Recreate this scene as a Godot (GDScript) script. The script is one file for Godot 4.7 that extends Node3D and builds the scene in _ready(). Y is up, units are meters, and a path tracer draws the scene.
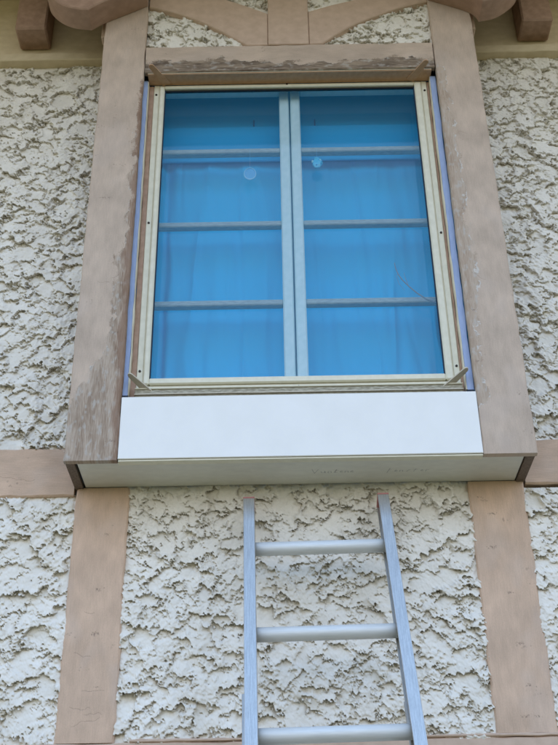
extends Node3D

# ---------------------------------------------------------------- settings
const CELL := 0.0027          # stucco grid, metres
const FX0 := -1.5             # stucco field, house face coordinates
const FX1 := 1.6
const FY0 := 2.20
const FY1 := 4.76

var rng := RandomNumberGenerator.new()
var house: Node3D
var field := PackedFloat32Array()
var fw := 0
var fh := 0

# ---------------------------------------------------------------- small helpers
func srgb(r: float, g: float, b: float, a := 1.0) -> Color:
	return Color(r / 255.0, g / 255.0, b / 255.0, a)

func noise(seed_value: int, freq: float, octaves := 3) -> FastNoiseLite:
	var n := FastNoiseLite.new()
	n.noise_type = FastNoiseLite.TYPE_SIMPLEX_SMOOTH
	n.seed = seed_value
	n.frequency = freq
	n.fractal_octaves = octaves
	return n

func noise_tex(seed_value: int, freq: float, octaves: int, lo: Color, hi: Color, size := 512) -> NoiseTexture2D:
	var t := NoiseTexture2D.new()
	t.width = size
	t.height = size
	t.seamless = true
	t.noise = noise(seed_value, freq, octaves)
	var g := Gradient.new()
	g.set_color(0, lo)
	g.set_color(1, hi)
	t.color_ramp = g
	return t

func mat(c: Color, rough := 0.8, metal := 0.0) -> StandardMaterial3D:
	var m := StandardMaterial3D.new()
	m.albedo_color = c
	m.roughness = rough
	m.metallic = metal
	return m

func noisy_mat(lo: Color, hi: Color, rough: float, scale: Vector3, seed_value: int, freq := 0.02, bump := 0.0) -> StandardMaterial3D:
	var m := mat(Color.WHITE, rough)
	m.albedo_texture = noise_tex(seed_value, freq, 5, lo, hi)
	m.uv1_triplanar = true
	m.uv1_world_triplanar = true
	m.uv1_scale = scale
	if bump > 0.0:
		m.heightmap_enabled = true
		m.heightmap_texture = noise_tex(seed_value + 7, freq * 2.0, 4, Color.BLACK, Color.WHITE)
		m.heightmap_scale = bump
	return m

func begin() -> SurfaceTool:
	var st := SurfaceTool.new()
	st.begin(Mesh.PRIMITIVE_TRIANGLES)
	st.set_smooth_group(-1)
	return st

func vert(st: SurfaceTool, p: Vector3, uv: Vector2) -> void:
	st.set_uv(uv)
	st.add_vertex(p)

func quad(st: SurfaceTool, a: Vector3, b: Vector3, c: Vector3, d: Vector3, out: Vector3, ua := Vector2.ZERO, ub := Vector2.ZERO, uc := Vector2.ZERO, ud := Vector2.ZERO) -> void:
	if (c - a).cross(b - a).dot(out) + (d - a).cross(c - a).dot(out) < 0.0:
		vert(st, a, ua); vert(st, c, uc); vert(st, b, ub)
		vert(st, a, ua); vert(st, d, ud); vert(st, c, uc)
	else:
		vert(st, a, ua); vert(st, b, ub); vert(st, c, uc)
		vert(st, a, ua); vert(st, c, uc); vert(st, d, ud)

func tri(st: SurfaceTool, a: Vector3, b: Vector3, c: Vector3, out: Vector3) -> void:
	if (c - a).cross(b - a).dot(out) < 0.0:
		vert(st, a, Vector2(a.x, a.y)); vert(st, c, Vector2(c.x, c.y)); vert(st, b, Vector2(b.x, b.y))
	else:
		vert(st, a, Vector2(a.x, a.y)); vert(st, b, Vector2(b.x, b.y)); vert(st, c, Vector2(c.x, c.y))

func obj(called: String, mesh: Mesh, m: Material, parent: Node = null) -> MeshInstance3D:
	var o := MeshInstance3D.new()
	o.name = called
	o.mesh = mesh
	o.material_override = m
	o.cast_shadow = GeometryInstance3D.SHADOW_CASTING_SETTING_ON
	(self if parent == null else parent).add_child(o, true)
	return o

func done(st: SurfaceTool, called: String, m: Material, parent: Node = null) -> MeshInstance3D:
	st.generate_normals()
	return obj(called, st.commit(), m, parent)

func group_node(called: String, parent: Node = null, at := Vector3.ZERO) -> Node3D:
	var o := Node3D.new()
	o.name = called
	(self if parent == null else parent).add_child(o, true)
	o.position = at
	return o

func tag(o: Node, label: String, category: String, group := "", kind := "") -> void:
	o.set_meta("label", label)
	if category: o.set_meta("category", category)
	if group: o.set_meta("group", group)
	if kind: o.set_meta("kind", kind)

# a box with chamfered edges, given by two corners
func box_st(st: SurfaceTool, lo: Vector3, hi: Vector3, b := 0.002) -> void:
	var c := (lo + hi) * 0.5
	var h := (hi - lo) * 0.5
	b = minf(b, minf(h.x, minf(h.y, h.z)) * 0.8)
	var ax := [Vector3.RIGHT, Vector3.UP, Vector3.BACK]
	var ext := [h.x, h.y, h.z]
	for i in 3:
		var j := (i + 1) % 3
		var k := (i + 2) % 3
		for s in [-1.0, 1.0]:
			var o: Vector3 = c + ax[i] * ext[i] * s
			var u: Vector3 = ax[j] * (ext[j] - b)
			var v: Vector3 = ax[k] * (ext[k] - b)
			var eu: float = ext[j] - b
			var ev: float = ext[k] - b
			quad(st, o - u - v, o + u - v, o + u + v, o - u + v, ax[i] * s, Vector2(-eu, -ev), Vector2(eu, -ev), Vector2(eu, ev), Vector2(-eu, ev))
		# chamfers along axis i
		for s in [-1.0, 1.0]:
			for t in [-1.0, 1.0]:
				var l: Vector3 = ax[i] * (ext[i] - b)
				var p: Vector3 = c + ax[j] * s * ext[j] + ax[k] * t * (ext[k] - b)
				var q: Vector3 = c + ax[j] * s * (ext[j] - b) + ax[k] * t * ext[k]
				quad(st, p - l, p + l, q + l, q - l, ax[j] * s + ax[k] * t)
	for sx in [-1.0, 1.0]:
		for sy in [-1.0, 1.0]:
			for sz in [-1.0, 1.0]:
				tri(st, c + Vector3(sx * h.x, sy * (h.y - b), sz * (h.z - b)), c + Vector3(sx * (h.x - b), sy * h.y, sz * (h.z - b)), c + Vector3(sx * (h.x - b), sy * (h.y - b), sz * h.z), Vector3(sx, sy, sz))

func box(called: String, lo: Vector3, hi: Vector3, m: Material, parent: Node = null, b := 0.002) -> MeshInstance3D:
	var st := begin()
	box_st(st, lo, hi, b)
	return done(st, called, m, parent)

# a sawn timber with slightly wavering arrises; the long way is y (upright) or x; u runs across, v along from the top / left
func plank(called: String, x0: float, x1: float, y0: float, y1: float, z0: float, z1: float, m: Material, seed_value: int, upright := true, wob := 0.0012, b := 0.003, parent: Node = null) -> MeshInstance3D:
	var n := noise(seed_value, 9.0, 3)
	var a0 := x0 if upright else y0
	var a1 := x1 if upright else y1
	var l0 := y0 if upright else x0
	var l1 := y1 if upright else x1
	var segs := maxi(2, int((l1 - l0) / 0.03))
	var rings := []
	for i in segs + 1:
		var t := float(i) / segs
		var l := lerpf(l0, l1, t)
		var w0 := n.get_noise_2d(l, 0.0) * wob * 2.0
		var w1 := n.get_noise_2d(l, 50.0) * wob * 2.0
		var wz := n.get_noise_2d(l * 0.4, 90.0) * wob
		var bb := b * (1.0 + n.get_noise_2d(l * 4.0, 130.0))
		var cs := [[a0 + w0, z0], [a0 + w0, z1 + wz - bb], [a0 + w0 + bb, z1 + wz], [a1 + w1 - bb, z1 + wz], [a1 + w1, z1 + wz - bb], [a1 + w1, z0]]
		var ring := []
		for q in cs:
			ring.append(Vector3(q[0], l, q[1]) if upright else Vector3(l, q[0], q[1]))
		var us := []
		for q in cs:
			us.append(clampf((q[0] - a0) / (a1 - a0), 0.002, 0.998))
		rings.append([ring, us, (1.0 - t) if upright else t])
	var st := begin()
	var mid := Vector3((x0 + x1) / 2, (y0 + y1) / 2, (z0 + z1) / 2)
	for i in segs:
		var A = rings[i]
		var B = rings[i + 1]
		for k in 6:
			var k2 := (k + 1) % 6
			var o: Vector3 = (A[0][k] + A[0][k2]) * 0.5 - mid
			if upright: o.y = 0.0
			else: o.x = 0.0
			if k == 5: o = Vector3(0, 0, -1)
			if k == 2: o = Vector3(0, 0, 1)
			quad(st, A[0][k], A[0][k2], B[0][k2], B[0][k], o, Vector2(A[1][k], A[2]), Vector2(A[1][k2], A[2]), Vector2(B[1][k2], B[2]), Vector2(B[1][k], B[2]))
	for e in [0, segs]:
		var Rg = rings[e]
		var o2 := (Vector3.UP if upright else Vector3.RIGHT) * (1.0 if e > 0 else -1.0)
		for k in range(1, 5):
			var p: Array = [Rg[0][0], Rg[0][k], Rg[0][k + 1]]
			var uv: Array = [Vector2(Rg[1][0], Rg[2]), Vector2(Rg[1][k], Rg[2]), Vector2(Rg[1][k + 1], Rg[2])]
			if ((p[2] - p[0]) as Vector3).cross(p[1] - p[0]).dot(o2) < 0.0:
				p = [p[0], p[2], p[1]]
				uv = [uv[0], uv[2], uv[1]]
			for q in 3: vert(st, p[q], uv[q])
	return done(st, called, m, house if parent == null else parent)

# a flat outline in x and y given a thickness in z, arrises chamfered by b at the front
func slab(called: String, pts: PackedVector2Array, z0: float, z1: float, m: Material, parent: Node, b := 0.003) -> MeshInstance3D:
	if Geometry2D.is_polygon_clockwise(pts): pts.reverse()
	var st := begin()
	var inner := PackedVector2Array()
	var cnt := pts.size()
	for i in cnt:
		var p := pts[i]
		var d1 := (p - pts[(i + cnt - 1) % cnt]).normalized()
		var d2 := (pts[(i + 1) % cnt] - p).normalized()
		var nn := (Vector2(-d1.y, d1.x) + Vector2(-d2.y, d2.x)).normalized()
		inner.append(p + nn * b)
	var ids := Geometry2D.triangulate_polygon(inner)
	for i in range(0, ids.size(), 3):
		var q := []
		for k in 3: q.append(inner[ids[i + k]])
		tri(st, Vector3(q[0].x, q[0].y, z1), Vector3(q[1].x, q[1].y, z1), Vector3(q[2].x, q[2].y, z1), Vector3.BACK)
		tri(st, Vector3(q[0].x, q[0].y, z0), Vector3(q[1].x, q[1].y, z0), Vector3(q[2].x, q[2].y, z0), Vector3.FORWARD)
	for i in cnt:
		var j := (i + 1) % cnt
		var e := pts[j] - pts[i]
		var o := Vector3(e.y, -e.x, 0)
		quad(st, Vector3(pts[i].x, pts[i].y, z0), Vector3(pts[j].x, pts[j].y, z0), Vector3(pts[j].x, pts[j].y, z1 - b), Vector3(pts[i].x, pts[i].y, z1 - b), o)
		quad(st, Vector3(pts[i].x, pts[i].y, z1 - b), Vector3(pts[j].x, pts[j].y, z1 - b), Vector3(inner[j].x, inner[j].y, z1), Vector3(inner[i].x, inner[i].y, z1), o + Vector3.BACK * o.length())
		quad(st, Vector3(pts[i].x, pts[i].y, z0), Vector3(pts[j].x, pts[j].y, z0), Vector3(inner[j].x, inner[j].y, z0), Vector3(inner[i].x, inner[i].y, z0), Vector3.FORWARD)
	return done(st, called, m, parent)

# ---------------------------------------------------------------- painted timber with flaked paint
# wear(u, v) > 0: bare wood; u metres across, v metres along; kind 0 grey wood, 1 tan wood
func timber_mat(w: float, l: float, upright: bool, seed_value: int, wear: Callable, tone := Color(0.762, 0.682, 0.608), kind := 0, cracks := [], dots := [], edge_brown := 0.0, res := 900.0) -> StandardMaterial3D:
	var nu := int(w * res)
	var nl := int(l * res)
	var iw := nu if upright else nu
	var ih := nl
	var col := PackedByteArray(); col.resize(iw * ih * 3)
	var hgt := PackedByteArray(); hgt.resize(iw * ih)
	var n1 := noise(seed_value, 28.0, 4)
	var n2 := noise(seed_value + 1, 5.0, 3)
	var n3 := noise(seed_value + 2, 120.0, 3)
	var n4 := noise(seed_value + 3, 9.0, 2)
	var grey_a := srgb(186, 168, 150)
	var grey_b := srgb(142, 121, 102)
	if kind == 1:
		grey_a = srgb(190, 172, 154)
		grey_b = srgb(166, 144, 124)
	if kind == 2:
		grey_a = srgb(160, 142, 122)
		grey_b = srgb(94, 80, 68)
	var white := srgb(190, 186, 180)
	for y in ih:
		var v := float(y) / res
		for x in iw:
			var u := float(x) / res
			var wv: float = wear.call(u, v)
			var c: Color
			var h := 0.8
			var streak := n3.get_noise_2d(u * 2.4, v * 0.16)
			if wv > -0.05:
				wv += n1.get_noise_2d(u, v * 0.6) * 0.022 + n4.get_noise_2d(u, v) * 0.012 + n3.get_noise_2d(u, v) * 0.003
			var k := 1.0 + n2.get_noise_2d(u, v) * 0.07 + n1.get_noise_2d(u, v * 0.4) * 0.05 + streak * 0.035 + n3.get_noise_2d(u * 4.0, v * 1.2) * 0.04
			var paint := Color(tone.r * k, tone.g * k, tone.b * k)
			paint = paint.lerp(srgb(206, 190, 178), clampf(n2.get_noise_2d(u + 7.0, v * 0.7) * 0.7 - 0.1, 0.0, 0.2))
			c = paint
			h = 0.72 + streak * 0.16 + n3.get_noise_2d(u * 4.0, v * 1.2) * 0.06
			if wv > -0.02:
				# the paint ends in a hard flake here and is rubbed thin there
				var soft := lerpf(0.0006, 0.010, clampf(0.5 + n2.get_noise_2d(u * 3.0 + 3.0, v * 3.0) * 1.6, 0.0, 1.0))
				var bare := smoothstep(-soft, soft, wv + n3.get_noise_2d(u * 1.5, v * 1.5) * soft * 1.2)
				var t := clampf(0.4 + streak * 0.7 + n4.get_noise_2d(u * 3.0, v * 0.5) * 0.6, 0.0, 1.0)
				var wood := grey_a.lerp(grey_b, t)
				wood = wood.lerp(white, clampf(n1.get_noise_2d(u * 1.6, v * 0.8 + 4.0) * 1.6 - 0.25, 0.0, 0.55))
				if edge_brown > 0.0:
					var raw := smoothstep(-0.010, 0.010, u - w + edge_brown + n4.get_noise_2d(u, v * 0.6) * 0.014 + streak * 0.010)
					wood = wood.lerp(srgb(128, 98, 78), 0.6 * raw)
				c = paint.lerp(wood, bare)
				h = lerpf(h, 0.45 - 0.3 * t, bare)
				if soft < 0.004 and absf(wv - 0.0015) < (0.0028 if kind == 1 else 0.0016):
					c = c.lerp(srgb(212, 208, 202), 0.7 if kind == 1 else 0.4)
					h = 0.95
			var i := y * iw + x
			col[i * 3] = int(clampf(c.r, 0, 1) * 255.0)
			col[i * 3 + 1] = int(clampf(c.g, 0, 1) * 255.0)
			col[i * 3 + 2] = int(clampf(c.b, 0, 1) * 255.0)
			hgt[i] = int(clampf(h, 0, 1) * 255.0)
	# cracks in the paint: [u, v, length, angle]; dots: [u, v, radius]
	var r2 := RandomNumberGenerator.new()
	r2.seed = seed_value
	for ck in cracks:
		var u: float = ck[0]
		var v: float = ck[1]
		var ang: float = ck[3]
		var steps := int(ck[2] * res)
		for s in steps:
			ang += r2.randf_range(-0.35, 0.35)
			ang = lerpf(ang, ck[3], 0.12)
			u += cos(ang) / res
			v += sin(ang) / res
			stamp(col, hgt, iw, ih, u * res, v * res, 0.7, srgb(132, 110, 96), 0.28)
	for d in dots:
		for k in 16:
			stamp(col, hgt, iw, ih, (d[0] + r2.randfn() * d[2] * 1.5) * res, (d[1] + r2.randfn() * d[2] * 0.5) * res, d[2] * res * r2.randf_range(0.15, 0.5), srgb(104, 88, 78), r2.randf_range(0.08, 0.35))
	# knots and scuffs under the paint
	for k in int(w * l * 55.0):
		var cx := r2.randf() * iw
		var cy := r2.randf() * ih
		for j in r2.randi_range(2, 7):
			stamp(col, hgt, iw, ih, cx + r2.randfn() * 9.0, cy + r2.randfn() * 4.0, r2.randf_range(0.8, 3.0), srgb(128, 110, 98), r2.randf_range(0.06, 0.28))
	var m := mat(Color.WHITE, 0.72)
	m.metallic_specular = 0.35
	m.albedo_texture = ImageTexture.create_from_image(Image.create_from_data(iw, ih, false, Image.FORMAT_RGB8, col))
	m.texture_repeat = false
	m.heightmap_enabled = true
	m.heightmap_texture = ImageTexture.create_from_image(Image.create_from_data(iw, ih, false, Image.FORMAT_L8, hgt))
	m.heightmap_scale = 0.16
	return m

func stamp(col: PackedByteArray, hgt: PackedByteArray, iw: int, ih: int, x: float, y: float, r: float, c: Color, a: float) -> void:
	for yy in range(maxi(0, int(y - r)), mini(ih, int(y + r) + 1)):
		for xx in range(maxi(0, int(x - r)), mini(iw, int(x + r) + 1)):
			if Vector2(xx - x, yy - y).length() > r: continue
			var i := yy * iw + xx
			col[i * 3] = int(lerpf(col[i * 3], c.r * 255.0, a))
			col[i * 3 + 1] = int(lerpf(col[i * 3 + 1], c.g * 255.0, a))
			col[i * 3 + 2] = int(lerpf(col[i * 3 + 2], c.b * 255.0, a))
			hgt[i] = int(lerpf(hgt[i], 20.0, a))

func ramp(v: float, pts: Array) -> float:
	for i in range(1, pts.size()):
		if v < pts[i][0]:
			return lerpf(pts[i - 1][1], pts[i][1], clampf((v - pts[i - 1][0]) / (pts[i][0] - pts[i - 1][0]), 0, 1))
	return pts[-1][1]

# ---------------------------------------------------------------- rough trowelled stucco: overlapping dabs of plaster
func make_field() -> void:
	fw = int((FX1 - FX0) / CELL) + 1
	fh = int((FY1 - FY0) / CELL) + 1
	field.resize(fw * fh)
	var wx := PackedFloat32Array(); wx.resize(fw * fh)
	var wy := PackedFloat32Array(); wy.resize(fw * fh)
	var na := noise(11, 1.0 / 0.030, 3)
	var nb := noise(12, 1.0 / 0.030, 3)
	var nc := noise(13, 1.0 / 0.016, 3)
	var nf := noise(16, 1.0 / 0.009, 2)
	na.fractal_gain = 0.54
	nb.fractal_gain = 0.54
	for j in fh:
		var y := FY0 + j * CELL
		for i in fw:
			var x := FX0 + i * CELL
			if y > 3.02 and x > -0.56 and x < 0.66 : continue
			var q := j * fw + i
			wx[q] = na.get_noise_2d(x, y) * 0.020 + nf.get_noise_2d(x, y) * 0.0028
			wy[q] = nb.get_noise_2d(x, y) * 0.018 + nf.get_noise_2d(x + 5.0, y) * 0.0028
			field[q] = 0.0016 + nc.get_noise_2d(x, y) * 0.0016
	rng.seed = 4242
	var count := int((FX1 - FX0) * (FY1 - FY0) * 2000.0)
	for k in count:
		var cx := rng.randf_range(FX0, FX1)
		var cy := rng.randf_range(FY0, FY1)
		var roll := rng.randf()
		if cy > 3.05 and cx > -0.53 and cx < 0.63: continue
		var big := 1.15 if roll < 0.30 else (0.75 if roll < 0.65 else 0.42)
		var a := rng.randf_range(0.013, 0.040) * big
		var b := rng.randf_range(0.013, 0.036) * big
		var ang := rng.randfn() * 0.75
		var base := rng.randf_range(-0.0005, 0.0068) * (0.75 + 0.25 * big)
		var tilt := rng.randf_range(0.0022, 0.0076)
		var ca := cos(ang)
		var sa := sin(ang)
		var reach := maxf(a, b) + 0.014
		var i0 := maxi(0, int((cx - reach - FX0) / CELL))
		var i1 := mini(fw - 1, int((cx + reach - FX0) / CELL))
		var j0 := maxi(0, int((cy - reach - FY0) / CELL))
		var j1 := mini(fh - 1, int((cy + reach - FY0) / CELL))
		for j in range(j0, j1 + 1):
			for i in range(i0, i1 + 1):
				var q := j * fw + i
				var dx := FX0 + i * CELL + wx[q] - cx
				var dy := FY0 + j * CELL + wy[q] - cy
				var u := (dx * ca + dy * sa) / a
				var v := (-dx * sa + dy * ca) / b       # +1 at the upper rim of the scoop
				var e := u * u + v * v
				if e > 1.0: continue
				var vp := maxf(v, 0.0)
				var h := base + tilt * (vp * vp * 1.15 + minf(v, 0.0) * 0.5) + (1.0 - e) * 0.0006
				if e > 0.80: h -= (e - 0.80) * 0.006 * (1.2 - v)
				if h > field[q]: field[q] = h
	var nd := noise(14, 1.0 / 0.011, 3)
	var ne := noise(15, 1.0 / 0.25, 2)
	for j in fh:
		var y2 := FY0 + j * CELL
		for i in fw:
			var q := j * fw + i
			var x2 := FX0 + i * CELL
			if y2 > 3.06 and x2 > -0.52 and x2 < 0.62: continue
			var f := nd.get_noise_2d(x2, y2)
			field[q] = maxf(0.0, 0.0128 - field[q] * (1.0 + 0.25 * ne.get_noise_2d(x2, y2)) + f * 0.0005)

func h_at(i: int, j: int) -> float:
	i = posmod(i, fw)
	j = posmod(j, fh)
	var v := field[j * fw + i]
	return v

# a panel of the wall, sampled from the field at (sx, sy) metres when it lies elsewhere
func stucco(called: String, x0: float, x1: float, y0: float, y1: float, z: float, m: Material, step := 1, shift := Vector2.ZERO, relief := 2.3) -> MeshInstance3D:
	var c := CELL * step
	var nx := int((x1 - x0) / c) + 2
	var ny := int((y1 - y0) / c) + 2
	var bi := int(round((x0 + shift.x - FX0) / CELL))
	var bj := int(round((y0 + shift.y - FY0) / CELL))
	var p := PackedVector3Array(); p.resize(nx * ny)
	for j in ny:
		for i in nx:
			var rim := minf(minf(i, nx - 1 - i), minf(j, ny - 1 - j)) * c
			var h := h_at(bi + i * step, bj + j * step) * relief * lerpf(0.72, 1.0, clampf(rim / 0.022, 0.0, 1.0))
			p[j * nx + i] = Vector3(minf(x0 + i * c, x1), minf(y0 + j * c, y1) - h * 0.6, z + h)
	var nrm := PackedVector3Array(); nrm.resize(nx * ny)
	var idx := PackedInt32Array(); idx.resize((nx - 1) * (ny - 1) * 6)
	var w := 0
	for j in ny:
		for i in nx:
			var l := p[j * nx + maxi(i - 1, 0)]
			var r := p[j * nx + mini(i + 1, nx - 1)]
			var d := p[maxi(j - 1, 0) * nx + i]
			var u := p[mini(j + 1, ny - 1) * nx + i]
			var nv := (r - l).cross(u - d).normalized()
			nrm[j * nx + i] = nv if nv.length_squared() > 0.1 else Vector3.BACK
			if i < nx - 1 and j < ny - 1:
				var q := j * nx + i
				idx[w] = q; idx[w + 1] = q + nx; idx[w + 2] = q + 1
				idx[w + 3] = q + 1; idx[w + 4] = q + nx; idx[w + 5] = q + nx + 1
				w += 6
	var arr := []
	arr.resize(Mesh.ARRAY_MAX)
	arr[Mesh.ARRAY_VERTEX] = p
	arr[Mesh.ARRAY_NORMAL] = nrm
	arr[Mesh.ARRAY_INDEX] = idx
	var am := ArrayMesh.new()
	am.add_surface_from_arrays(Mesh.PRIMITIVE_TRIANGLES, arr)
	return obj(called, am, m, house)

# a round bar through points
func tube(st: SurfaceTool, pts: Array, r0: float, r1: float, sides := 8, flat := 1.0) -> void:
	for i in pts.size() - 1:
		var a: Vector3 = pts[i]
		var b: Vector3 = pts[i + 1]
		var d := (b - a).normalized()
		var s := d.cross(Vector3.BACK if absf(d.z) < 0.9 else Vector3.UP).normalized()
		var t := s.cross(d).normalized()
		var ra := lerpf(r0, r1, float(i) / (pts.size() - 1))
		var rb := lerpf(r0, r1, float(i + 1) / (pts.size() - 1))
		for k in sides:
			var p := TAU * k / sides
			var q := TAU * (k + 1) / sides
			var op := s * cos(p) + t * sin(p) * flat
			var oq := s * cos(q) + t * sin(q) * flat
			quad(st, a + op * ra, a + oq * ra, b + oq * rb, b + op * rb, op + oq)
			if i == 0: tri(st, a, a + op * ra, a + oq * ra, -d)
			if i == pts.size() - 2: tri(st, b, b + op * rb, b + oq * rb, d)

# ================================================================ the scene
func _ready() -> void:
	# ---- camera
	var cam := Camera3D.new()
	cam.name = "camera"
	cam.fov = 37.416
	cam.near = 0.05
	cam.far = 400.0
	cam.transform = Transform3D(Basis(Vector3(0.999853, -0.014655, -0.008922), Vector3(0.017158, 0.854025, 0.51995), Vector3(0.0, -0.520026, 0.85415)), Vector3(0.0, 1.6, 2.8995))
	add_child(cam)
	cam.current = true
	# ---- sky and sun: the sun stands behind the house, this side is lit by the sky and the lawn
	var env := Environment.new()
	env.background_mode = Environment.BG_SKY
	var sky := Sky.new()
	var sm := ProceduralSkyMaterial.new()
	sm.sky_top_color = Color(0.53, 0.69, 0.90)
	sm.sky_horizon_color = Color(0.93, 0.93, 0.92)
	sm.sky_curve = 0.28
	sm.ground_bottom_color = Color(0.35, 0.36, 0.26)
	sm.ground_horizon_color = Color(0.62, 0.66, 0.62)
	sm.sun_angle_max = 8.0
	sky.sky_material = sm
	env.sky = sky
	env.background_energy_multiplier = 1.0
	env.tonemap_mode = Environment.TONE_MAPPER_LINEAR
	env.tonemap_exposure = 2.5
	env.sdfgi_enabled = true
	env.ssao_enabled = true
	env.ssil_enabled = true
	var we := WorldEnvironment.new()
	we.name = "world_environment"
	we.environment = env
	add_child(we)
	var sun := DirectionalLight3D.new()
	sun.name = "sun"
	sun.light_energy = 1.2
	sun.light_color = Color(1.0, 0.95, 0.86)
	sun.light_angular_distance = 0.5
	sun.shadow_enabled = true
	add_child(sun)
	sun.look_at_from_position(Vector3(-3.0, 9.0, -5.0), Vector3.ZERO, Vector3.UP)

	# ---- materials
	var m_stucco := noisy_mat(srgb(224, 217, 204), srgb(243, 237, 226), 0.92, Vector3(1.3, 1.3, 1.3), 31, 0.012, 0.06)
	var m_paint := noisy_mat(srgb(192, 166, 144), srgb(210, 184, 162), 0.7, Vector3(2.2, 2.2, 2.2), 41, 0.02, 0.03)
	var m_brown := noisy_mat(srgb(154, 124, 104), srgb(182, 150, 128), 0.72, Vector3(2.6, 2.6, 2.6), 43, 0.02, 0.05)
	var m_wood := noisy_mat(srgb(96, 80, 68), srgb(136, 118, 102), 0.85, Vector3(8.0, 1.2, 8.0), 45, 0.03, 0.08)
	var m_beige := noisy_mat(srgb(208, 190, 156), srgb(226, 209, 178), 0.75, Vector3(1.6, 2.5, 1.6), 47, 0.02, 0.03)
	var m_white := noisy_mat(srgb(238, 236, 230), srgb(243, 241, 236), 0.42, Vector3(1.5, 1.5, 1.5), 51, 0.01)
	var m_cream := noisy_mat(srgb(220, 214, 190), srgb(234, 228, 206), 0.45, Vector3(3, 3, 3), 53, 0.02)
	var m_blue_strip := noisy_mat(srgb(168, 188, 228), srgb(188, 204, 238), 0.5, Vector3(6, 1.5, 6), 55, 0.03)
	var m_sash := noisy_mat(srgb(192, 218, 214), srgb(210, 230, 226), 0.5, Vector3(3, 3, 3), 57, 0.02)
	var m_clip := noisy_mat(srgb(190, 180, 160), srgb(212, 202, 182), 0.6, Vector3(9, 9, 9), 59, 0.03)
	var m_drip := noisy_mat(srgb(186, 148, 116), srgb(204, 168, 136), 0.6, Vector3(4, 4, 4), 61, 0.02)
	var m_dark := mat(srgb(40, 34, 30), 0.9)
	var m_screw := mat(srgb(58, 50, 42), 0.5, 0.6)
	var m_inside := mat(srgb(150, 146, 138), 0.9)
	var m_curtain := mat(srgb(0, 178, 228), 0.9)
	var m_film := mat(srgb(0, 160, 225, 0.08), 0.03)
	m_film.metallic_specular = 0.3
	m_film.transparency = BaseMaterial3D.TRANSPARENCY_ALPHA
	var m_pane := mat(srgb(235, 245, 250, 0.02), 0.03)
	m_pane.metallic_specular = 0.3
	m_pane.transparency = BaseMaterial3D.TRANSPARENCY_ALPHA
	var m_alu := noisy_mat(srgb(172, 170, 166), srgb(216, 214, 208), 0.42, Vector3(14, 0.8, 14), 63, 0.03)
	m_alu.metallic = 0.75
	var m_rung := noisy_mat(srgb(206, 208, 206), srgb(226, 227, 224), 0.55, Vector3(1.0, 12, 12), 65, 0.03)
	m_rung.metallic = 0.25
	var m_cap := mat(srgb(176, 118, 112), 0.6)
	var m_lawn := noisy_mat(srgb(60, 60, 36), srgb(90, 86, 58), 0.95, Vector3(0.7, 0.7, 0.7), 71, 0.03)
	var m_roof := noisy_mat(srgb(96, 74, 62), srgb(122, 92, 76), 0.9, Vector3(1, 1, 1), 73, 0.03)

	# ---- ground
	var gst := begin()
	quad(gst, Vector3(-60, 0, -60), Vector3(60, 0, -60), Vector3(60, 0, 60), Vector3(-60, 0, 60), Vector3.UP)
	var lawn := done(gst, "lawn", m_lawn)
	tag(lawn, "mown lawn in front of the stucco house", "", "", "structure")

	# ---- the house
	house = group_node("house")
	tag(house, "half-timbered house wall of rough cream stucco with a boxed-out window", "house")
	make_field()
	stucco("stucco_panel", FX0, -0.592, 3.108, 4.735, -0.0215, m_stucco)
	stucco("stucco_panel", 0.700, FX1, 3.108, 4.735, -0.0215, m_stucco)
	stucco("stucco_panel", FX0, -0.588, 2.255, 2.972, -0.0215, m_stucco)
	stucco("stucco_panel", -0.448, 0.556, 2.255, 3.000, -0.0215, m_stucco)
	stucco("stucco_panel", 0.690, FX1, 2.255, 2.972, -0.0215, m_stucco)
	# the wall goes on, coarser, where the photograph does not look
	stucco("stucco_panel", -4.0, FX0, 2.255, 4.735, -0.0215, m_stucco, 4)
	stucco("stucco_panel", FX1, 4.0, 2.255, 4.735, -0.0215, m_stucco, 4)
	stucco("stucco_panel", -4.0, 4.0, 0.0, 2.13, -0.0215, m_stucco, 5)
	# spandrels over the window
	stucco("stucco_panel", -0.455, -0.010, 4.600, 4.990, 0.151, m_stucco, 1, Vector2(-0.75, -0.85))
	stucco("stucco_panel", 0.115, 0.566, 4.600, 4.990, 0.151, m_stucco, 1, Vector2(0.75, -0.80))
	# masonry behind the plaster, with the opening of the window
	box("wall", Vector3(-4, 0, -0.30), Vector3(-0.565, 5.0, -0.027), m_inside, house)
	box("wall", Vector3(0.675, 0, -0.30), Vector3(4, 5.0, -0.027), m_inside, house)
	box("wall", Vector3(-0.565, 0, -0.30), Vector3(0.675, 3.0, -0.027), m_inside, house)
	box("wall", Vector3(-0.565, 4.66, -0.30), Vector3(0.675, 5.0, -0.027), m_inside, house)
	box("wall", Vector3(-4, 0, -6.3), Vector3(4, 5.0, -6.0), m_inside, house)
	box("wall", Vector3(-4, 0, -6.0), Vector3(-3.7, 5.0, -0.30), m_inside, house)
	box("wall", Vector3(3.7, 0, -6.0), Vector3(4, 5.0, -0.30), m_inside, house)
	box("ceiling", Vector3(-4, 5.0, -6.3), Vector3(4, 5.08, 0.0), m_inside, house)
	# roof and eaves
	var rst := begin()
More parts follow.
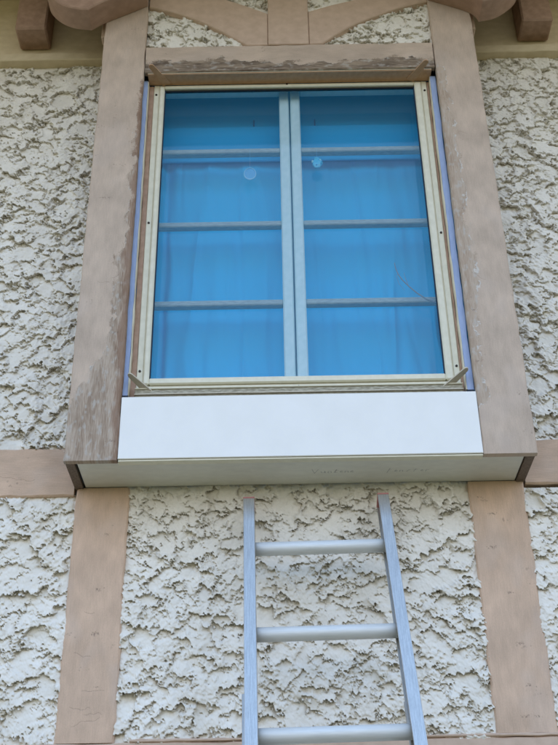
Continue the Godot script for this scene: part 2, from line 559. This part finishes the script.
	for side in [0, 1]:
		var e := Vector3(0, 5.02, 1.00) if side == 0 else Vector3(0, 5.02, -6.9)
		var t := Vector3(0, 7.4, -3.15)
		var up := Vector3(0, 0.10, 0)
		for q in [[e, t, up], [e, t, Vector3.ZERO]]:
			var aa: Vector3 = q[0] + q[2]
			var bb: Vector3 = q[1] + q[2]
			quad(rst, aa + Vector3(-4.4, 0, 0), aa + Vector3(4.4, 0, 0), bb + Vector3(4.4, 0, 0), bb + Vector3(-4.4, 0, 0), Vector3.UP if q[2].y > 0 else Vector3.DOWN)
		quad(rst, e + Vector3(-4.4, 0, 0), e + Vector3(4.4, 0, 0), e + Vector3(4.4, 0.1, 0), e + Vector3(-4.4, 0.1, 0), Vector3(0, 0, 1 if side == 0 else -1))
	done(rst, "roof", m_roof, house)
	for sx in [-4.0, 4.0]:
		var gab := begin()
		tri(gab, Vector3(sx, 5.05, 0.0), Vector3(sx, 5.05, -6.3), Vector3(sx, 7.2, -3.15), Vector3(sx, 0, 0))
		done(gab, "gable", m_stucco, house)
	box("eave_soffit", Vector3(-4.3, 5.085, 0.002), Vector3(4.3, 5.10, 0.92), m_beige, house)
	# frieze and batten under the eave
	box("frieze_board", Vector3(-4, 4.757, -0.012), Vector3(-0.602, 5.084, 0.004), m_beige, house, 0.002)
	box("frieze_board", Vector3(0.712, 4.757, -0.012), Vector3(4, 5.084, 0.004), m_beige, house, 0.002)
	plank("frieze_batten", -4.0, -0.603, 4.7195, 4.7565, -0.012, 0.030, m_beige, 301, false, 0.001, 0.003)
	plank("frieze_batten", 0.713, 4.0, 4.7235, 4.7595, -0.012, 0.030, m_beige, 302, false, 0.001, 0.003)
	for rx in [-2.30, -1.62, -0.950, 0.917, 1.60, 2.28]:
		box("rafter_tail", Vector3(rx, 4.796, 0.006), Vector3(rx + 0.114, 5.083, 0.112), m_brown, house, 0.006)
	# the boarded-out window: side boards, casings, apron, soffit
	var none := func(_u: float, _v: float) -> float: return -1.0
	var wear_l := func(u: float, v: float) -> float:
		return ramp(v, [[0.0, -0.06], [0.40, -0.04], [0.47, 0.016], [0.9, 0.020], [1.18, 0.026], [1.24, 0.052], [1.33, 0.040], [1.45, 0.042], [1.58, 0.07], [1.68, 0.115], [1.78, 0.165], [1.93, 0.18]]) - (0.15 - u)
	var wear_r := func(u: float, v: float) -> float:
		return ramp(v, [[0.0, -0.05], [0.36, -0.03], [0.44, 0.030], [0.75, 0.036], [0.95, 0.048], [1.02, 0.034], [1.25, 0.042], [1.33, 0.052], [1.40, 0.036], [1.58, 0.026], [1.74, 0.030], [1.80, -0.02], [1.93, -0.05]]) - u
	var wear_h := func(u: float, v: float) -> float:
		return 0.046 + 0.016 * sin(v * 7.0 + 0.6) * sin(v * 3.1) - u
	var dots_l := [[0.128, 0.93, 0.003], [0.112, 1.50, 0.004], [0.138, 1.62, 0.003], [0.140, 0.76, 0.003], [0.128, 1.86, 0.004], [0.045, 0.98, 0.003], [0.055, 0.985, 0.002], [0.065, 0.98, 0.003]]
	var dots_r := [[0.022, 0.62, 0.003], [0.026, 1.05, 0.003], [0.02, 1.44, 0.003], [0.012, 1.62, 0.003]]
	var m_cas_l := timber_mat(0.149, 1.922, true, 501, wear_l, Color(0.762, 0.682, 0.608), 0, [[0.05, 1.31, 0.04, 0.3], [0.09, 1.30, 0.03, -0.4], [0.12, 1.16, 0.12, 1.5]], dots_l, 0.020)
	var m_cas_r := timber_mat(0.148, 1.922, true, 502, wear_r, Color(0.762, 0.682, 0.608), 1, [[0.05, 0.72, 0.03, 0.5], [0.03, 1.30, 0.05, 0.6]], dots_r)
	var m_head := timber_mat(0.124, 1.000, false, 503, wear_h, Color(0.762, 0.682, 0.608), 2)
	plank("window_casing", -0.600, -0.4512, 2.978, 4.900, 0.166, 0.187, m_cas_l, 511, true, 0.0016, 0.003)
	plank("window_casing", 0.5622, 0.7100, 2.978, 4.900, 0.166, 0.187, m_cas_r, 512, true, 0.0012, 0.003)
	plank("head_board", -0.4485, 0.5590, 4.483, 4.607, 0.166, 0.1845, m_head, 513, false, 0.0014, 0.003)
	plank("bay_side_board", -0.598, -0.573, 2.980, 4.95, -0.012, 0.165, m_wood, 514, true, 0.001, 0.002)
	plank("bay_side_board", 0.683, 0.708, 2.980, 4.95, -0.012, 0.165, m_wood, 515, true, 0.001, 0.002)
	box("apron_board", Vector3(-0.4500, 2.9815, 0.170), Vector3(0.5608, 3.179, 0.1862), m_white, house, 0.0015)
	box("apron_edge_strip", Vector3(-0.4490, 2.9755, 0.158), Vector3(0.5600, 2.9805, 0.182), m_cream, house, 0.001)
	var soffit := box("bay_soffit", Vector3(-0.567, 2.984, 0.002), Vector3(0.679, 2.996, 0.157), soffit_mat(), house, 0.001)
	soffit.set_meta("label", "pale soffit board with faint pencil writing")
	box("bay_top", Vector3(-0.573, 4.95, -0.012), Vector3(0.683, 4.97, 0.166), m_wood, house)
	box("bay_backing", Vector3(-0.572, 4.60, 0.130), Vector3(0.682, 4.949, 0.1465), m_wood, house)
	box("bay_backing", Vector3(-0.572, 2.998, 0.130), Vector3(-0.475, 4.598, 0.1655), m_wood, house)
	box("bay_backing", Vector3(0.588, 2.998, 0.130), Vector3(0.682, 4.598, 0.1655), m_wood, house)
	box("bay_backing", Vector3(-0.474, 2.998, 0.120), Vector3(0.587, 3.170, 0.1555), m_wood, house)
	# timbers over the window
	slab("centre_post", PackedVector2Array([Vector2(-0.0185, 4.608), Vector2(0.1265, 4.608), Vector2(0.1265, 4.99), Vector2(-0.0185, 4.99)]), 0.160, 0.186, m_paint, house)
	slab("curved_brace", brace_pts(false), 0.160, 0.1835, m_paint, house)
	slab("curved_brace", brace_pts(true), 0.160, 0.1835, m_paint, house)
	slab("curved_bracket", bracket_pts([Vector2(-0.4525, 4.8145), Vector2(-0.515, 4.777), Vector2(-0.602, 4.727), Vector2(-0.646, 4.692)], [Vector2(-0.646, 4.692), Vector2(-0.708, 4.704), Vector2(-0.757, 4.733), Vector2(-0.797, 4.782), Vector2(-0.815, 4.84)]), 0.1885, 0.283, m_brown, house, 0.004)
	slab("curved_bracket", bracket_pts([Vector2(0.5636, 4.820), Vector2(0.640, 4.785), Vector2(0.709, 4.747), Vector2(0.735, 4.703)], [Vector2(0.735, 4.703), Vector2(0.796, 4.720), Vector2(0.856, 4.770), Vector2(0.884, 4.816), Vector2(0.892, 4.86)]), 0.1885, 0.283, m_brown, house, 0.004)
	box("wood_block", Vector3(0.7105, 4.70, 0.120), Vector3(0.728, 4.79, 0.160), m_paint, house, 0.003)
	box("wood_block", Vector3(-0.618, 4.69, 0.120), Vector3(-0.6005, 4.77, 0.160), m_paint, house, 0.003)
	# timbers of the wall
	var tone2 := Color(0.805, 0.690, 0.592)
	var ck_l := [[0.03, 0.47, 0.05, 0.0], [0.06, 0.57, 0.06, -0.2], [0.03, 0.61, 0.06, 0.1], [0.04, 0.66, 0.08, -0.1], [0.07, 0.63, 0.05, 0.1], [0.05, 0.36, 0.03, 0.1]]
	var m_post_l := timber_mat(0.1545, 0.70, true, 521, none, tone2, 0, ck_l, [[0.10, 0.14, 0.004], [0.085, 0.30, 0.005], [0.086, 0.42, 0.006], [0.10, 0.56, 0.003]])
	var m_post_r := timber_mat(0.162, 0.70, true, 522, none, tone2, 0, [], [[0.03, 0.05, 0.004], [0.04, 0.06, 0.003], [0.06, 0.10, 0.005], [0.05, 0.2, 0.005], [0.08, 0.33, 0.004], [0.09, 0.47, 0.005], [0.1, 0.58, 0.004], [0.08, 0.66, 0.004], [0.11, 0.66, 0.004]])
	var m_band := timber_mat(0.150, 0.95, false, 523, none, tone2, 0, [[0.06, 0.55, 0.3, 1.57]], [])
	plank("timber_post", -0.5935, -0.4395, 2.262, 2.983, -0.030, 0.0, m_post_l, 531, true, 0.0018, 0.004)
	plank("timber_post", 0.5420, 0.7030, 2.270, 2.983, -0.030, 0.0, m_post_r, 532, true, 0.0018, 0.004)
	plank("timber_rail", FX0 - 0.05, -0.6005, 2.9605, 3.1145, -0.030, 0.0, m_band, 533, false, 0.0016, 0.004)
	plank("timber_rail", 0.7105, FX1 + 0.05, 2.9740, 3.1180, -0.030, 0.0, m_band, 534, false, 0.0016, 0.004)
	plank("timber_rail", -2.5, 2.6, 2.120, 2.2605, -0.030, 0.003, m_paint, 535, false, 0.0012, 0.004)
	plank("timber_rail", -0.40, 2.6, 2.2612, 2.2690, -0.020, 0.006, m_paint, 536, false, 0.0012, 0.002)

	window_parts(m_cream, m_blue_strip, m_brown, m_paint, m_sash, m_clip, m_drip, m_film, m_pane, m_screw, m_white)
	curtains(m_curtain)
	small_things()
	ladder(m_alu, m_rung, m_cap, m_dark)

func brace_pts(mirrored: bool) -> PackedVector2Array:
	var lower: Array
	var upper: Array
	if not mirrored:
		lower = [Vector2(-0.4480, 4.815), Vector2(-0.352, 4.782), Vector2(-0.262, 4.736), Vector2(-0.172, 4.672), Vector2(-0.0933, 4.6085)]
		upper = [Vector2(-0.0195, 4.6085), Vector2(-0.0195, 4.772), Vector2(-0.10, 4.816), Vector2(-0.174, 4.851), Vector2(-0.26, 4.882), Vector2(-0.448, 4.94)]
	else:
		lower = [Vector2(0.5615, 4.820), Vector2(0.475, 4.795), Vector2(0.386, 4.756), Vector2(0.27, 4.692), Vector2(0.172, 4.6085)]
		upper = [Vector2(0.1275, 4.6085), Vector2(0.1275, 4.778), Vector2(0.215, 4.812), Vector2(0.307, 4.840), Vector2(0.40, 4.870), Vector2(0.5615, 4.94)]
	var out := smooth(lower)
	for p in upper: out.append(p)
	return out

func smooth(pts: Array) -> PackedVector2Array:
	var c := Curve2D.new()
	for p in pts: c.add_point(p)
	for i in range(1, pts.size() - 1):
		var t: Vector2 = (pts[i + 1] - pts[i - 1]) / 6.0
		c.set_point_in(i, -t)
		c.set_point_out(i, t)
	c.bake_interval = 0.012
	var out := PackedVector2Array()
	for p in c.get_baked_points():
		if out.is_empty() or out[-1].distance_to(p) > 0.006: out.append(p)
	return out

func bracket_pts(inner: Array, outer: Array) -> PackedVector2Array:
	var out := smooth(inner)
	var rest := smooth(outer)
	for k in range(1, rest.size()): out.append(rest[k])
	out.append(Vector2(out[-1].x, 5.083))
	out.append(Vector2(out[0].x, 5.083))
	return out

func soffit_mat() -> StandardMaterial3D:
	var m := mat(Color.WHITE, 0.5)
	var w := 1246
	var h := 160
	var im := Image.create(w, h, false, Image.FORMAT_RGB8)
	var n := noise(601, 0.02, 4)
	for y in h:
		for x in w:
			var k := 1.0 + n.get_noise_2d(x, y * 2.0) * 0.03
			im.set_pixel(x, y, Color(0.872 * k, 0.862 * k, 0.815 * k))
	# faint pencil strokes
	var marks := [
		[[0, 0], [8, 26], [18, 2]], [[26, 14], [28, 24], [36, 24], [37, 13], [39, 25]], [[46, 15], [54, 14], [56, 24], [47, 25], [46, 16]],
		[[63, 24], [70, 4], [66, 24], [73, 24]], [[66, 12], [76, 11]], [[80, 19], [88, 16], [84, 12], [80, 20], [88, 24]], [[94, 24], [95, 14], [103, 15], [104, 24]], [[110, 19], [118, 16], [114, 12], [110, 20], [119, 24]],
		[[214, 30], [222, 0]], [[218, 13], [226, 11]], [[236, 19], [243, 16], [239, 12], [236, 20], [244, 24]], [[250, 24], [251, 14], [258, 15], [259, 24]], [[270, 24], [276, 13], [280, 14]],
		[[290, 24], [296, 6]], [[287, 12], [302, 10]], [[310, 20], [317, 17], [313, 13], [310, 21], [318, 24]], [[324, 24], [326, 15], [333, 14]]]
	for s in marks:
		for i in s.size() - 1:
			var a := Vector2(s[i][0], s[i][1])
			var b := Vector2(s[i + 1][0], s[i + 1][1])
			var d := a.distance_to(b)
			for k in int(d * 2.0) + 1:
				var p := a.lerp(b, k / maxf(1.0, d * 2.0))
				p = Vector2(p.x + 655, 96 - p.y)
				for o in [Vector2(0, 0), Vector2(1, 0)]:
					var q: Vector2 = p + o
					var c := im.get_pixelv(Vector2i(q))
					im.set_pixelv(Vector2i(q), c.lerp(Color(0.42, 0.42, 0.42), 0.16 + 0.30 * absf(n.get_noise_2d(q.x * 9.0, q.y * 9.0))))
	m.albedo_texture = ImageTexture.create_from_image(im)
	m.uv1_triplanar = true
	m.uv1_world_triplanar = true
	# the underside: one texture width is 1.246 m, one height 0.160 m
	m.uv1_scale = Vector3(1.0 / 1.246, 1.0 / 0.160, 1.0 / 0.160)
	m.uv1_offset = Vector3(0.567 / 1.246, 0.0, 0.0)
	m.uv1_triplanar_sharpness = 20.0
	return m

func window_parts(m_cream, m_blue_strip, m_brown, m_paint, m_sash, m_clip, m_drip, m_film, m_pane, m_screw, m_white) -> void:
	# strips between casing and storm window
	var rv := group_node("window_reveal", house)
	box("drip_plate", Vector3(-0.4380, 4.4765, 0.126), Vector3(0.5480, 4.4822, 0.178), m_drip, rv, 0.001)
	box("drip_plate_edge", Vector3(-0.4380, 4.4800, 0.1785), Vector3(0.5480, 4.4820, 0.1805), m_cream, rv, 0.0008)
	plank("flashing_strip", -0.4560, -0.4395, 3.205, 4.475, 0.118, 0.150, m_blue_strip, 551, true, 0.001, 0.001, rv)
	plank("flashing_strip", 0.5440, 0.5640, 3.205, 4.475, 0.118, 0.150, m_blue_strip, 552, true, 0.001, 0.001, rv)
	plank("paint_bead", -0.4393, -0.4370, 3.205, 4.470, 0.118, 0.152, m_cream, 553, true, 0.0012, 0.0008, rv)
	plank("paint_bead", 0.5415, 0.5438, 3.205, 4.470, 0.118, 0.152, m_cream, 554, true, 0.0012, 0.0008, rv)
	plank("side_stop", -0.4368, -0.4210, 3.205, 4.470, 0.110, 0.128, m_brown, 555, true, 0.0008, 0.002, rv)
	plank("side_stop", 0.5345, 0.5412, 3.205, 4.470, 0.110, 0.128, m_brown, 556, true, 0.0008, 0.002, rv)
	box("sill_track", Vector3(-0.4200, 3.1990, 0.104), Vector3(0.5335, 3.2260, 0.146), noisy_mat(srgb(120, 112, 92), srgb(196, 190, 170), 0.7, Vector3(3, 12, 12), 82, 0.03), rv, 0.002)
	plank("sill_track_rib", -0.4200, 0.5335, 3.2060, 3.2100, 0.140, 0.152, m_clip, 557, false, 0.0005, 0.001, rv)
	box("sill_track_lip", Vector3(-0.4200, 3.2262, 0.142), Vector3(0.5335, 3.2300, 0.150), m_cream, rv, 0.001)
	# storm window: flange, bead, sheet
	var sw := group_node("storm_window", house)
	var L := -0.4205
	var Rr := 0.5340
	var B := 3.2300
	var T := 4.4760
	var fwid := 0.0195
	box("frame_flange", Vector3(L, B, 0.108), Vector3(L + fwid, T, 0.127), m_cream, sw, 0.002)
	box("frame_flange", Vector3(Rr - fwid, B, 0.108), Vector3(Rr, T, 0.127), m_cream, sw, 0.002)
	box("frame_flange", Vector3(L + fwid, B, 0.108), Vector3(Rr - fwid, B + fwid, 0.1265), m_cream, sw, 0.002)
	box("frame_flange", Vector3(L + fwid, T - 0.010, 0.108), Vector3(Rr - fwid, T, 0.1265), m_cream, sw, 0.002)
	var l2 := L + fwid + 0.0008
	var r2 := Rr - fwid - 0.0008
	var b2 := B + fwid + 0.0008
	var t2 := T - 0.0108
	for q in [[l2, l2 + 0.0175, b2, t2], [r2 - 0.0235, r2, b2, t2], [l2 + 0.0175, r2 - 0.0235, b2, b2 + 0.022], [l2 + 0.0175, r2 - 0.0235, t2 - 0.011, t2]]:
		box("frame_bead", Vector3(q[0], q[2], 0.104), Vector3(q[1], q[3], 0.135), m_cream, sw, 0.004)
	for q in [[l2 + 0.0175, l2 + 0.0205, b2 + 0.022, t2 - 0.011], [r2 - 0.0265, r2 - 0.0235, b2 + 0.022, t2 - 0.011]]:
		box("gasket", Vector3(q[0], q[2], 0.114), Vector3(q[1], q[3], 0.124), mat(srgb(38, 52, 70), 0.8), sw, 0.0005)
	box("gasket", Vector3(l2 + 0.0206, t2 - 0.017, 0.114), Vector3(r2 - 0.0266, t2 - 0.0112, 0.124), mat(srgb(26, 30, 36), 0.8), sw, 0.0005)
	var gm := BoxMesh.new()
	gm.size = Vector3(r2 - l2 - 0.046, t2 - b2 - 0.037, 0.003)
	var pane := obj("pane", gm, m_film, sw)
	pane.position = Vector3((l2 + 0.0206 + r2 - 0.0266) / 2, (b2 + 0.022 + t2 - 0.017) / 2, 0.118)
	pane.set_meta("label", "blue tinted storm pane")
	var scr := CylinderMesh.new()
	scr.top_radius = 0.0034
	scr.bottom_radius = 0.004
	scr.height = 0.003
	scr.radial_segments = 10
	for q in [[L + 0.009, 4.43], [L + 0.009, 3.86], [L + 0.009, 3.30], [Rr - 0.009, 3.80], [Rr - 0.009, 3.30], [Rr - 0.009, 4.43], [0.057, B + 0.009], [0.045, T - 0.005]]:
		var s := obj("screw", scr, m_screw, sw)
		s.rotation.x = PI / 2
		s.position = Vector3(q[0], q[1], 0.1285)
	# corner clips: flat tabs that reach out over the corners
	for q in [[-0.376, 4.4720, -0.4210, 0.212], [0.4770, 4.4720, 0.5240, 0.212], [-0.379, 3.2200, -0.4300, 0.176], [0.4860, 3.2200, 0.5400, 0.176]]:
		var st := begin()
		var a := Vector3(q[0], q[1], 0.134)
		var b := Vector3(q[2], q[1] + (0.006 if q[1] > 4 else 0.034), q[3])
		var d := (b - a).normalized()
		var s2 := d.cross(Vector3.UP).normalized() * 0.0095
		var ring := [a - s2 * 1.6, a + s2 * 1.6, b + s2]
		for k in range(1, 6):
			var an := PI * k / 6.0
			ring.append(b + s2 * cos(an) + d * sin(an) * 0.0095)
		ring.append(b - s2)
		var up := Vector3(0, 0.0038, 0)
		for k in range(1, ring.size() - 1):
			tri(st, ring[0] + up, ring[k] + up, ring[k + 1] + up, Vector3.UP)
			tri(st, ring[0], ring[k], ring[k + 1], Vector3.DOWN)
		var mid: Vector3 = (a + b) / 2
		for k in ring.size():
			var p: Vector3 = ring[k]
			var p2: Vector3 = ring[(k + 1) % ring.size()]
			quad(st, p, p2, p2 + up, p + up, (p + p2) / 2 - mid)
		done(st, "corner_clip", m_drip if q[1] > 4 else m_clip, sw)
	# the two casements behind the storm sheet
	var m_muntin := noisy_mat(srgb(140, 156, 152), srgb(176, 190, 184), 0.8, Vector3(2, 14, 14), 58, 0.03)
	var zf := 0.080
	var zb := 0.045
	var top := 4.52
	var bot := 3.22
	for side in 2:
		var cs := group_node("casement_sash", house)
		var x0 := -0.440 if side == 0 else 0.0555
		var x1 := 0.0500 if side == 0 else 0.552
		var st_out := 0.050
		var st_in := 0.0335
		var xl := x0 + (st_out if side == 0 else st_in)
		var xr := x1 - (st_in if side == 0 else st_out)
		box("stile", Vector3(x0, bot, zb), Vector3(xl, top, zf), m_sash, cs, 0.004)
		box("stile", Vector3(xr, bot, zb), Vector3(x1, top, zf), m_sash, cs, 0.004)
		box("rail", Vector3(xl, bot, zb), Vector3(xr, bot + 0.05, zf - 0.001), m_sash, cs, 0.004)
		box("rail", Vector3(xl, top - 0.03, zb), Vector3(xr, top, zf - 0.001), m_sash, cs, 0.004)
		var ys := [bot + 0.05, 3.5785, 3.8935, 4.2125, top - 0.03]
		for k in range(1, 4):
			box("muntin", Vector3(xl, ys[k] - 0.010, zb + 0.004), Vector3(xr, ys[k] + 0.010, zf - 0.004), m_muntin, cs, 0.003)
		for k in 4:
			var pm := BoxMesh.new()
			var yb: float = ys[k] + (0.010 if k > 0 else 0.0)
			var yt: float = ys[k + 1] - (0.010 if k < 3 else 0.0)
			pm.size = Vector3(xr - xl - 0.001, yt - yb - 0.001, 0.002)
			var p3 := obj("pane", pm, m_pane, cs)
			p3.position = Vector3((xl + xr) / 2, (yb + yt) / 2, zb + 0.012)
	box("mullion", Vector3(0.0402, bot, 0.030), Vector3(0.0650, top, zb - 0.002), m_sash, house, 0.003)

func curtains(m: StandardMaterial3D) -> void:
	for side in 2:
		var x0 := -0.500 if side == 0 else 0.050
		var x1 := 0.052 if side == 0 else 0.610
		var y0 := 3.10
		var y1 := 4.32
		var n := noise(701 + side, 5.0, 2)
		var st := SurfaceTool.new()
		st.begin(Mesh.PRIMITIVE_TRIANGLES)
		var nx := 110
		var ny := 24
		for j in ny + 1:
			for i in nx + 1:
				var u := float(i) / nx
				var v := float(j) / ny
				var x := lerpf(x0, x1, u)
				var y := lerpf(y0, y1, v)
				var ph := u * 17.0 + n.get_noise_2d(x * 1.6, y * 0.2) * 5.0
				var amp := lerpf(0.009, 0.006, v) * (0.55 + 0.6 * absf(n.get_noise_2d(x * 2.0 + 9.0, y * 0.5)))
				var pleat := 0.016 * exp(-pow((x + 0.365 + 0.01 * v) / 0.010, 2.0)) if side == 0 else 0.0
				st.add_vertex(Vector3(x + cos(ph) * 0.004, y, -0.035 - 0.012 * side + sin(ph) * amp - pleat))
		for j in ny:
			for i in nx:
				var q := j * (nx + 1) + i
				for k in [q, q + nx + 1, q + 1, q + 1, q + nx + 1, q + nx + 2]: st.add_index(k)
		st.generate_normals()
		var c := obj("curtain", st.commit(), m)
		tag(c, "pleated blue curtain hanging behind the casement with the " + ("round clear suncatcher" if side == 0 else "oval sparkling suncatcher"), "curtain", "blue curtains")
	# the valance over the curtains, in two tiers
	var vl := group_node("valance")
	tag(vl, "flat blue valance above the pleated curtains, behind the top panes", "valance")
	var mv := mat(srgb(14, 160, 214), 0.85)
	box("lower_band", Vector3(-0.52, 4.240, -0.016), Vector3(0.63, 4.405, -0.008), mv, vl, 0.003)
	box("upper_band", Vector3(-0.52, 4.406, -0.040), Vector3(0.63, 4.655, -0.030), mv, vl, 0.003)
	var mh := mat(srgb(24, 60, 104), 0.6)
	for x in [-0.078, 0.142]:
		box("hook", Vector3(x, 4.410, -0.029), Vector3(x + 0.005, 4.450, -0.023), mh, vl, 0.001)

func small_things() -> void:
	var mg := mat(srgb(120, 190, 230, 0.12), 0.1)
	mg.transparency = BaseMaterial3D.TRANSPARENCY_ALPHA
	var a := group_node("suncatcher", null, Vector3(-0.0859, 4.0915, 0.092))
	tag(a, "round clear disc suncatcher hanging in the window", "suncatcher", "suncatchers in the window")
	var st := begin()
	var r := 0.021
	for k in 24:
		var p := TAU * k / 24
		var q := TAU * (k + 1) / 24
		var P := Vector3(cos(p), sin(p) * 1.25, 0)
		var Q := Vector3(cos(q), sin(q) * 1.25, 0)
		quad(st, P * r + Vector3(0, 0, 0.002), Q * r + Vector3(0, 0, 0.002), Q * (r - 0.0025) + Vector3(0, 0, 0.003), P * (r - 0.0025) + Vector3(0, 0, 0.003), Vector3.BACK)
		quad(st, P * r, Q * r, Q * r + Vector3(0, 0, 0.002), P * r + Vector3(0, 0, 0.002), P)
		quad(st, P * (r - 0.0025), Q * (r - 0.0025), Q * (r - 0.0025) + Vector3(0, 0, 0.003), P * (r - 0.0025) + Vector3(0, 0, 0.003), -P)
	done(st, "rim", mat(srgb(150, 205, 232), 0.3), a)
	var dm := CylinderMesh.new()
	dm.top_radius = r - 0.0028
	dm.bottom_radius = r - 0.0028
	dm.height = 0.0015
	var disc := obj("disc", dm, mg, a)
	disc.rotation.x = PI / 2
	disc.scale = Vector3(1, 1, 1.25)
	disc.position.z = 0.001
	var th := begin()
	tube(th, [Vector3(0, r, 0.001), Vector3(0, 0.115, 0.001)], 0.0004, 0.0004, 5)
	done(th, "thread", mat(srgb(140, 190, 220), 0.6), a)
	var b := group_node("suncatcher_001", null, Vector3(0.1406, 4.1375, 0.092))
	tag(b, "oval faceted suncatcher with bright cyan glints hanging in the window", "suncatcher", "suncatchers in the window")
	var r3 := RandomNumberGenerator.new()
	r3.seed = 77
	var cols := [srgb(120, 226, 246), srgb(70, 180, 232), srgb(190, 244, 250), srgb(40, 130, 205), srgb(96, 206, 226)]
	var gem := begin()
	for j in 6:
		for i in 10:
			var q := []
			for c in [[i, j], [i + 1, j], [i + 1, j + 1], [i, j + 1]]:
				var la: float = PI * (c[1] / 6.0 - 0.5)
				var lo: float = TAU * c[0] / 10.0
				var wide := 0.0150 * cos(la) * (1.0 - 0.22 * sin(la))
				q.append(Vector3(wide * cos(lo), 0.0250 * sin(la), 0.0065 * cos(la) * sin(lo)))
			quad(gem, q[0], q[1], q[2], q[3], q[0] + q[1] + q[2] + q[3])
	done(gem, "drop", mat(srgb(88, 190, 224), 0.06), b)
	for tone in cols.size():
		var fs := begin()
		for k in 4:
			var p := Vector2(r3.randfn() * 0.0105, r3.randfn() * 0.017)
			p = p.limit_length(0.015)
			var s := r3.randf_range(0.004, 0.008)
			var tip := Vector3(p.x, p.y, 0.006 + r3.randf() * 0.003)
			var base := []
			var a0 := r3.randf() * TAU
			for e in 4: base.append(Vector3(p.x + cos(a0 + e * PI / 2) * s * 0.8, p.y + sin(a0 + e * PI / 2) * s, 0.0))
			for e in 4: tri(fs, base[e], base[(e + 1) % 4], tip, Vector3(cos(a0 + e * PI / 2 + 0.8), sin(a0 + e * PI / 2 + 0.8), 1))
			quad(fs, base[0], base[1], base[2], base[3], Vector3.FORWARD)
		done(fs, "facet", mat(cols[tone], 0.08), b)
	var t2 := begin()
	tube(t2, [Vector3(0, 0.014, 0.001), Vector3(0, 0.06, 0.001)], 0.0004, 0.0004, 5)
	done(t2, "thread", mat(srgb(140, 190, 220), 0.6), b)
	# dry stem caught behind the storm sheet
	var tw := begin()
	var pts := []
	for p in [[0.3715, 3.704], [0.3735, 3.684], [0.3800, 3.660], [0.3920, 3.636], [0.4100, 3.612], [0.4330, 3.586], [0.4600, 3.562], [0.4860, 3.549]]:
		pts.append(Vector3(p[0], p[1], 0.100))
	tube(tw, pts, 0.0012, 0.0030, 6)
	tube(tw, [pts[4], Vector3(0.402, 3.640, 0.103), Vector3(0.398, 3.660, 0.105)], 0.0012, 0.0007, 5)
	tube(tw, [pts[2], Vector3(0.374, 3.648, 0.103), Vector3(0.380, 3.618, 0.104), Vector3(0.396, 3.594, 0.104)], 0.0007, 0.0005, 5)
	var twig := done(tw, "twig", noisy_mat(srgb(70, 84, 92), srgb(176, 184, 180), 0.8, Vector3(20, 20, 20), 81, 0.04))
	tag(twig, "thin curved dry twig caught behind the blue storm pane", "twig")

func ladder(m_alu, m_rung, m_cap, m_dark) -> void:
	var ld := group_node("ladder")
	tag(ld, "aluminium extension ladder leaning on the stucco below the window", "ladder")
	# the ladder's own axes: x across, y up along the rails, z out of its face; its foot stands on the lawn
	var lean := deg_to_rad(22.0)
	var half := 0.1885
	var up := 3.128
	var holder_basis := Basis(Vector3.RIGHT, -lean) * Basis(Vector3.BACK, deg_to_rad(1.05))
	ld.transform = Transform3D(holder_basis, Vector3(0.155, 0.004, 1.2300))
	for sx in [-1.0, 1.0]:
		var st := begin()
		var x: float = sx * half
		# channel: outer flange faces, web on the outside
		box_st(st, Vector3(x - 0.0155, 0.30, 0.020), Vector3(x + 0.0155, up - 0.006, 0.0235), 0.001)
		box_st(st, Vector3(x - 0.0155, 0.30, -0.030), Vector3(x + 0.0155, up - 0.006, -0.0265), 0.001)
		var wx: float = x + sx * 0.006
		box_st(st, Vector3(wx - 0.0018, 0.30, -0.0264), Vector3(wx + 0.0018, up - 0.006, 0.0199), 0.0004)
		var rail := done(st, "rail", m_alu, ld)
		box("end_cap", Vector3(x - 0.0160, up - 0.0058, -0.0305), Vector3(x + 0.0160, up, 0.0240), m_cap, rail, 0.001)
		# the lower section
		var s2 := begin()
		var xb: float = x + sx * 0.006
		box_st(s2, Vector3(xb - 0.0165, 0.02, -0.036), Vector3(xb + 0.0165, 2.505, -0.032), 0.001)
		box_st(s2, Vector3(xb - 0.0165, 0.02, -0.085), Vector3(xb + 0.0165, 2.505, -0.081), 0.001)
		box_st(s2, Vector3(xb + sx * 0.0125 - 0.002, 0.02, -0.0809), Vector3(xb + sx * 0.0125 + 0.002, 2.505, -0.0361), 0.0004)
		var rail2 := done(s2, "lower_rail", m_alu, ld)
		box("foot", Vector3(xb - 0.024, 0.0, -0.092), Vector3(xb + 0.024, 0.019, -0.020), m_dark, rail2, 0.004)
	for k in 10:
		var y := up - 0.178 - k * 0.2925
		if y < 0.32: break
		var rs := SurfaceTool.new()
		rs.begin(Mesh.PRIMITIVE_TRIANGLES)
		rs.set_smooth_group(0)
		tube(rs, [Vector3(-half + 0.004, y, -0.004), Vector3(half - 0.004, y, -0.004)], 0.0185, 0.0185, 24)
		rs.index()
		done(rs, "rung", m_rung, ld)
	for k in 8:
		var y := 0.33 + k * 0.2905
		var rs := SurfaceTool.new()
		rs.begin(Mesh.PRIMITIVE_TRIANGLES)
		rs.set_smooth_group(0)
		tube(rs, [Vector3(-half - 0.004, y, -0.060), Vector3(half + 0.004, y, -0.060)], 0.0160, 0.0160, 20)
		rs.index()
		if k < 7: done(rs, "lower_rung", m_rung, ld)
